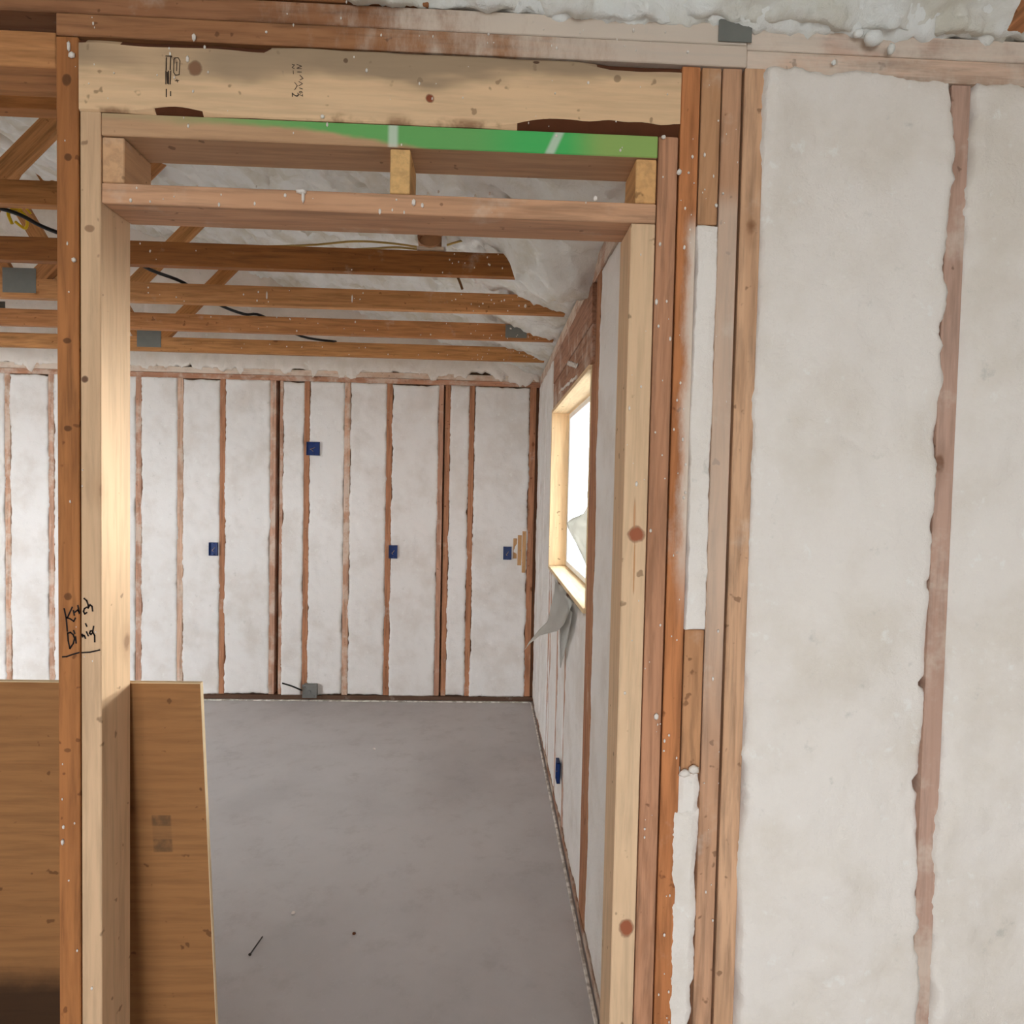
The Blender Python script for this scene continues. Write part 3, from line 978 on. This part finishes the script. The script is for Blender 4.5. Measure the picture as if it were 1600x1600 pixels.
def film(name, rows_, parent=None, thick=.0012, rumple=.01, mat=None):
    """torn film: rows of (left point, right point); filled by a rumpled grid"""
    bm = bmesh.new()
    R_, nc = [], 8
    o = Vector(rows_[0][0])
    for i, (a, b) in enumerate(rows_):
        a, b = Vector(a), Vector(b)
        rw = []
        for k in range(nc + 1):
            p = a.lerp(b, k / nc)
            p.x += rumple * noise.noise(p * 9)
            rw.append(bm.verts.new(p - o))
        R_.append(rw)
    for a, b in zip(R_[:-1], R_[1:]):
        for k in range(nc):
            bm.faces.new((a[k], a[k + 1], b[k + 1], b[k]))
    bmesh.ops.solidify(bm, geom=bm.faces[:], thickness=thick)
    return put(name, mesh_of(bm, name, mat or FILM, True), parent, o)


xf = .425
prof = [(2.03, 1.30), (1.93, 1.36), (1.85, 1.40), (1.77, 1.44), (1.70, 1.50), (1.64, 1.54), (1.58, 1.57), (1.545, 1.55), (1.50, 1.68), (1.47, 1.95), (1.445, 2.16), (1.425, 2.27), (1.395, 2.18), (1.36, 2.0), (1.32, 1.72), (1.28, 1.55), (1.255, 1.45), (1.22, 1.28)]
f1 = film('plastic_film', [((xf, yy, zz), (xf, 1.222, zz)) for zz, yy in prof], mat=FILM_DULL)
tag(f1, 'grey torn plastic film hanging inside the near side of the window', 'plastic film')
f2 = film('film_flap', [((.358, 2.20, 1.145), (.352, 1.40, 1.150)), ((.350, 2.15, 1.08), (.342, 1.45, 1.10)), ((.335, 2.12, 1.00), (.325, 1.50, 1.04)), ((.322, 2.08, .93), (.315, 1.62, .985)),
                        ((.27, 2.0, .905), (.255, 1.75, .935)), ((.215, 1.9, .87), (.205, 1.80, .885)), ((.178, 1.83, .835), (.172, 1.80, .838))], rumple=.02)
tag(f2, 'loose plastic strip hanging from the sill and reaching left into the room', 'plastic film')
f3 = film('film_point', [((.352, 1.78, 1.10), (.350, 1.40, 1.11)), ((.348, 1.79, 1.0), (.348, 1.48, 1.02)), ((.348, 1.79, .90), (.348, 1.60, .93)), ((.350, 1.78, .78), (.350, 1.765, .78))])
tag(f3, 'pointed plastic remnant flat against foam under the window sill', 'plastic film')

# ------------------------------------------------------------------ writing and stamps


def zp(u, w):
    """notebook sketch units (140 x 140 field of the post) -> metres on the face"""
    return (-.764 + .154 * u / 1600, 1.431 - .159 * w / 1600)


def strokes(ls):
    return [[zp(*p) for p in s] for s in ls]


def ink(name, parent, ls, width, y, mat):
    o = ribbons(name, None, ls, width, y, mat)
    w = o.location.copy()
    o.parent = parent
    o.location = w - parent.location
    return o


ink('handwriting', post, strokes([[(230, 580), (265, 740), (285, 980)], [(375, 550), (310, 690), (285, 745)], [(290, 740), (340, 760), (400, 800), (430, 745)],
                                  [(395, 610), (410, 690)], [(420, 640), (470, 600), (500, 640)], [(475, 520), (500, 660)],
                                  [(290, 1010), (300, 1150), (330, 1290), (390, 1200), (415, 1110), (390, 1040), (340, 1000), (290, 1020)], [(400, 970), (418, 1020)], [(430, 1080), (442, 1190)],
                                  [(200, 1440), (270, 1435), (380, 1395), (495, 1360)]]), .0028, -.0006, INK)
ink('handwriting', trimmer, strokes([[(640, 545), (600, 570), (582, 620), (605, 665), (640, 640)], [(595, 390), (640, 430), (665, 500), (665, 560)], [(668, 555), (700, 500), (735, 530), (745, 610)],
                                     [(555, 1030), (565, 1075)], [(555, 1040), (595, 1055), (615, 1100)], [(620, 840), (640, 885)], [(635, 985), (665, 1055)],
                                     [(740, 965), (705, 970), (690, 1010), (715, 1030), (745, 1000)], [(762, 885), (745, 990), (780, 1050), (782, 1160)],
                                     [(550, 1358), (690, 1350), (870, 1308)]]), .0028, -.0016, INK)


def hz(u, w):
    """header sketch units (1600 wide field) -> metres on the header face"""
    return (-.597 + .2885 * u / 1600, 2.3605 - .144 * w / 800 + .0042 * u / 1600)


hl = lambda ls: [[hz(*p) for p in s] for s in ls]
ink('grade_stamp', header, hl([[(235, 190), (232, 310), (250, 335), (285, 330), (292, 200), (275, 172), (245, 175), (235, 190)], [(262, 215), (260, 295)],
                               [(262, 375), (270, 400)], [(248, 388), (282, 384)]]), .0014, -.0006, STAMP)
ink('grade_stamp', header, hl([[(160, 160), (215, 160)], [(165, 175), (162, 290)], [(205, 170), (200, 285)], [(185, 300), (185, 420)], [(160, 300), (160, 420)], [(205, 300), (200, 420)], [(172, 310), (176, 415)],
                               [(165, 470), (165, 540)], [(205, 490), (205, 530)]]), .0019, -.0006, STAMP)
fc = bpy.data.curves.new('stamp_text', 'FONT')
ink_rows = [('2', 1372, 462, .017), ('67', 1440, 448, .0095)]
for txt, u, w, size in ink_rows:
    fc = bpy.data.curves.new('stamp_text', 'FONT')
    fc.body = txt
    fc.size = size
    fc.extrude = .00015
    o = bpy.data.objects.new('stamp_text', fc)
    COL.objects.link(o)
    o.data.materials.append(STAMP)
    x, z = hz(u, w)
    o.parent = header
    o.rotation_euler = (H, H, 0)
    o.location = (x - .004, -.0006, z)
ink('grade_stamp', header, hl([[(1350, 200), (1372, 205), (1350, 230), (1372, 240)], [(1395, 200), (1440, 215), (1395, 235), (1440, 240)], [(1400, 270), (1440, 270)], [(1360, 260), (1362, 290)],
                               [(1425, 300), (1455, 330), (1425, 345)], [(1375, 370), (1400, 400), (1375, 440)], [(1415, 360), (1450, 380), (1415, 400)], [(1420, 420), (1450, 430)]]), .0011, -.0006, STAMP)

# ------------------------------------------------------------------ foam specks on the lumber
sp = []


def speck(x0, x1, z0, z1, n, y=-.001, big=.0032):
    for _ in range(n):
        r = random.uniform(.0009, big) * random.uniform(.5, 1)
        sp.append((random.uniform(x0, x1), y, random.uniform(z0, z1), r, r * .55, r * random.uniform(1, 2.2)))


speck(-.75, -.718, .6, 2.35, 12)
speck(-.71, -.68, .6, 2.2, 6, -.002)
speck(-.70, .32, 2.24, 2.352, 30)
speck(-.72, .40, 2.37, 2.47, 45)
speck(.293, .325, .6, 2.22, 22)
speck(.331, .362, .6, 2.35, 42)
speck(.247, .287, 1.2, 2.07, 12, -.002)
speck(.405, .437, .7, 2.35, 16)
speck(.368, .40, 2.09, 2.35, 8)
speck(-.67, .285, 2.082, 2.113, 16)
speck(-.67, .285, 2.196, 2.23, 8, -.002)
sp += [(-.725, -.003, 2.325, .006, .004, .006), (-.73, -.002, 2.34, .003, .003, .010), (-.520, -.003, 2.364, .004, .003, .007), (-.722, -.003, 1.98, .0045, .003, .0048),
       (.3285, -.003, 2.17, .005, .004, .006), (-.14, -.004, 2.099, .0042, .004, .007), (-.125, -.003, 2.095, .0028, .003, .005), (.18, -.003, 2.118, .0045, .004, .006),
       (-.335, -.003, 2.110, .010, .006, .004), (-.332, -.003, 2.102, .003, .004, .012), (.316, -.003, 1.19, .005, .003, .007), (-.745, -.002, .955, .003, .003, .006),
       (-.30, -.003, 2.24, .004, .003, .004), (.2985, -.003, 2.23, .005, .004, .004), (.372, -.003, 1.085, .012, .005, .008), (.388, -.003, 1.092, .012, .006, .010)]
blobs('foam_specks', WF, sp)
blobs('foam_lumps', WO, [(.665, -.014, 2.412, .020, .014, .015), (.70, -.010, 2.396, .008, .008, .010), (.64, -.010, 2.420, .011, .008, .008), (.60, -.004, 2.372, .005, .004, .005)], FOAM_ROOF)
bead = foam_sheet('foam_bead', cn, (-.26, -.004, 2.434), (1, 0, 0), (0, -.35, .937), (0, -.937, -.35), 1.9, .22, .006, 91, proud=.012, amp=.020, freq=15, jit=.004, vjit=.009, depth=.02, mat=FOAM_ROOF, billow=.022)

# ------------------------------------------------------------------ litter on the floor
bm = bmesh.new()
bmesh.ops.create_cone(bm, cap_ends=True, segments=8, radius1=.0024, radius2=.0024, depth=.085)
bmesh.ops.create_cone(bm, cap_ends=True, segments=10, radius1=.005, radius2=.005, depth=.002, matrix=Matrix.Translation((0, 0, .0425)))
bmesh.ops.create_cone(bm, cap_ends=True, segments=8, radius1=.0024, radius2=.0, depth=.007, matrix=Matrix.Translation((0, 0, -.046)) @ Matrix.Rotation(math.pi, 4, 'X'))
nl = put('nail', mesh_of(bm, 'nail', plain('dark_steel', (62, 58, 54), .5, .5)), None, (-.77, 1.04, .005))
nl.rotation_euler = (H, 0, math.radians(-8))
tag(nl, 'dark framing nail lying on the concrete floor', 'nail')
for (x, y, r, lb) in ((-.695, 1.212, .007, 'white foam crumb on the floor beyond the nail'), (-.447, 1.10, .006, 'brown crumb on the floor right of the nail'), (-.66, 2.72, .008, 'tiny foam crumb far out on the floor towards the back wall')):
    bm = bmesh.new()
    bmesh.ops.create_icosphere(bm, subdivisions=2, radius=r)
    for q in bm.verts:
        q.co *= 1 + .35 * noise.noise(q.co * 160 + Vector((x, y, 0)))
        q.co.z *= .7
    o = put('floor_crumb', mesh_of(bm, 'floor_crumb', FOAM if 'foam' in lb else BARK, True), None, (x, y, r * .62))
    tag(o, lb, 'crumb')
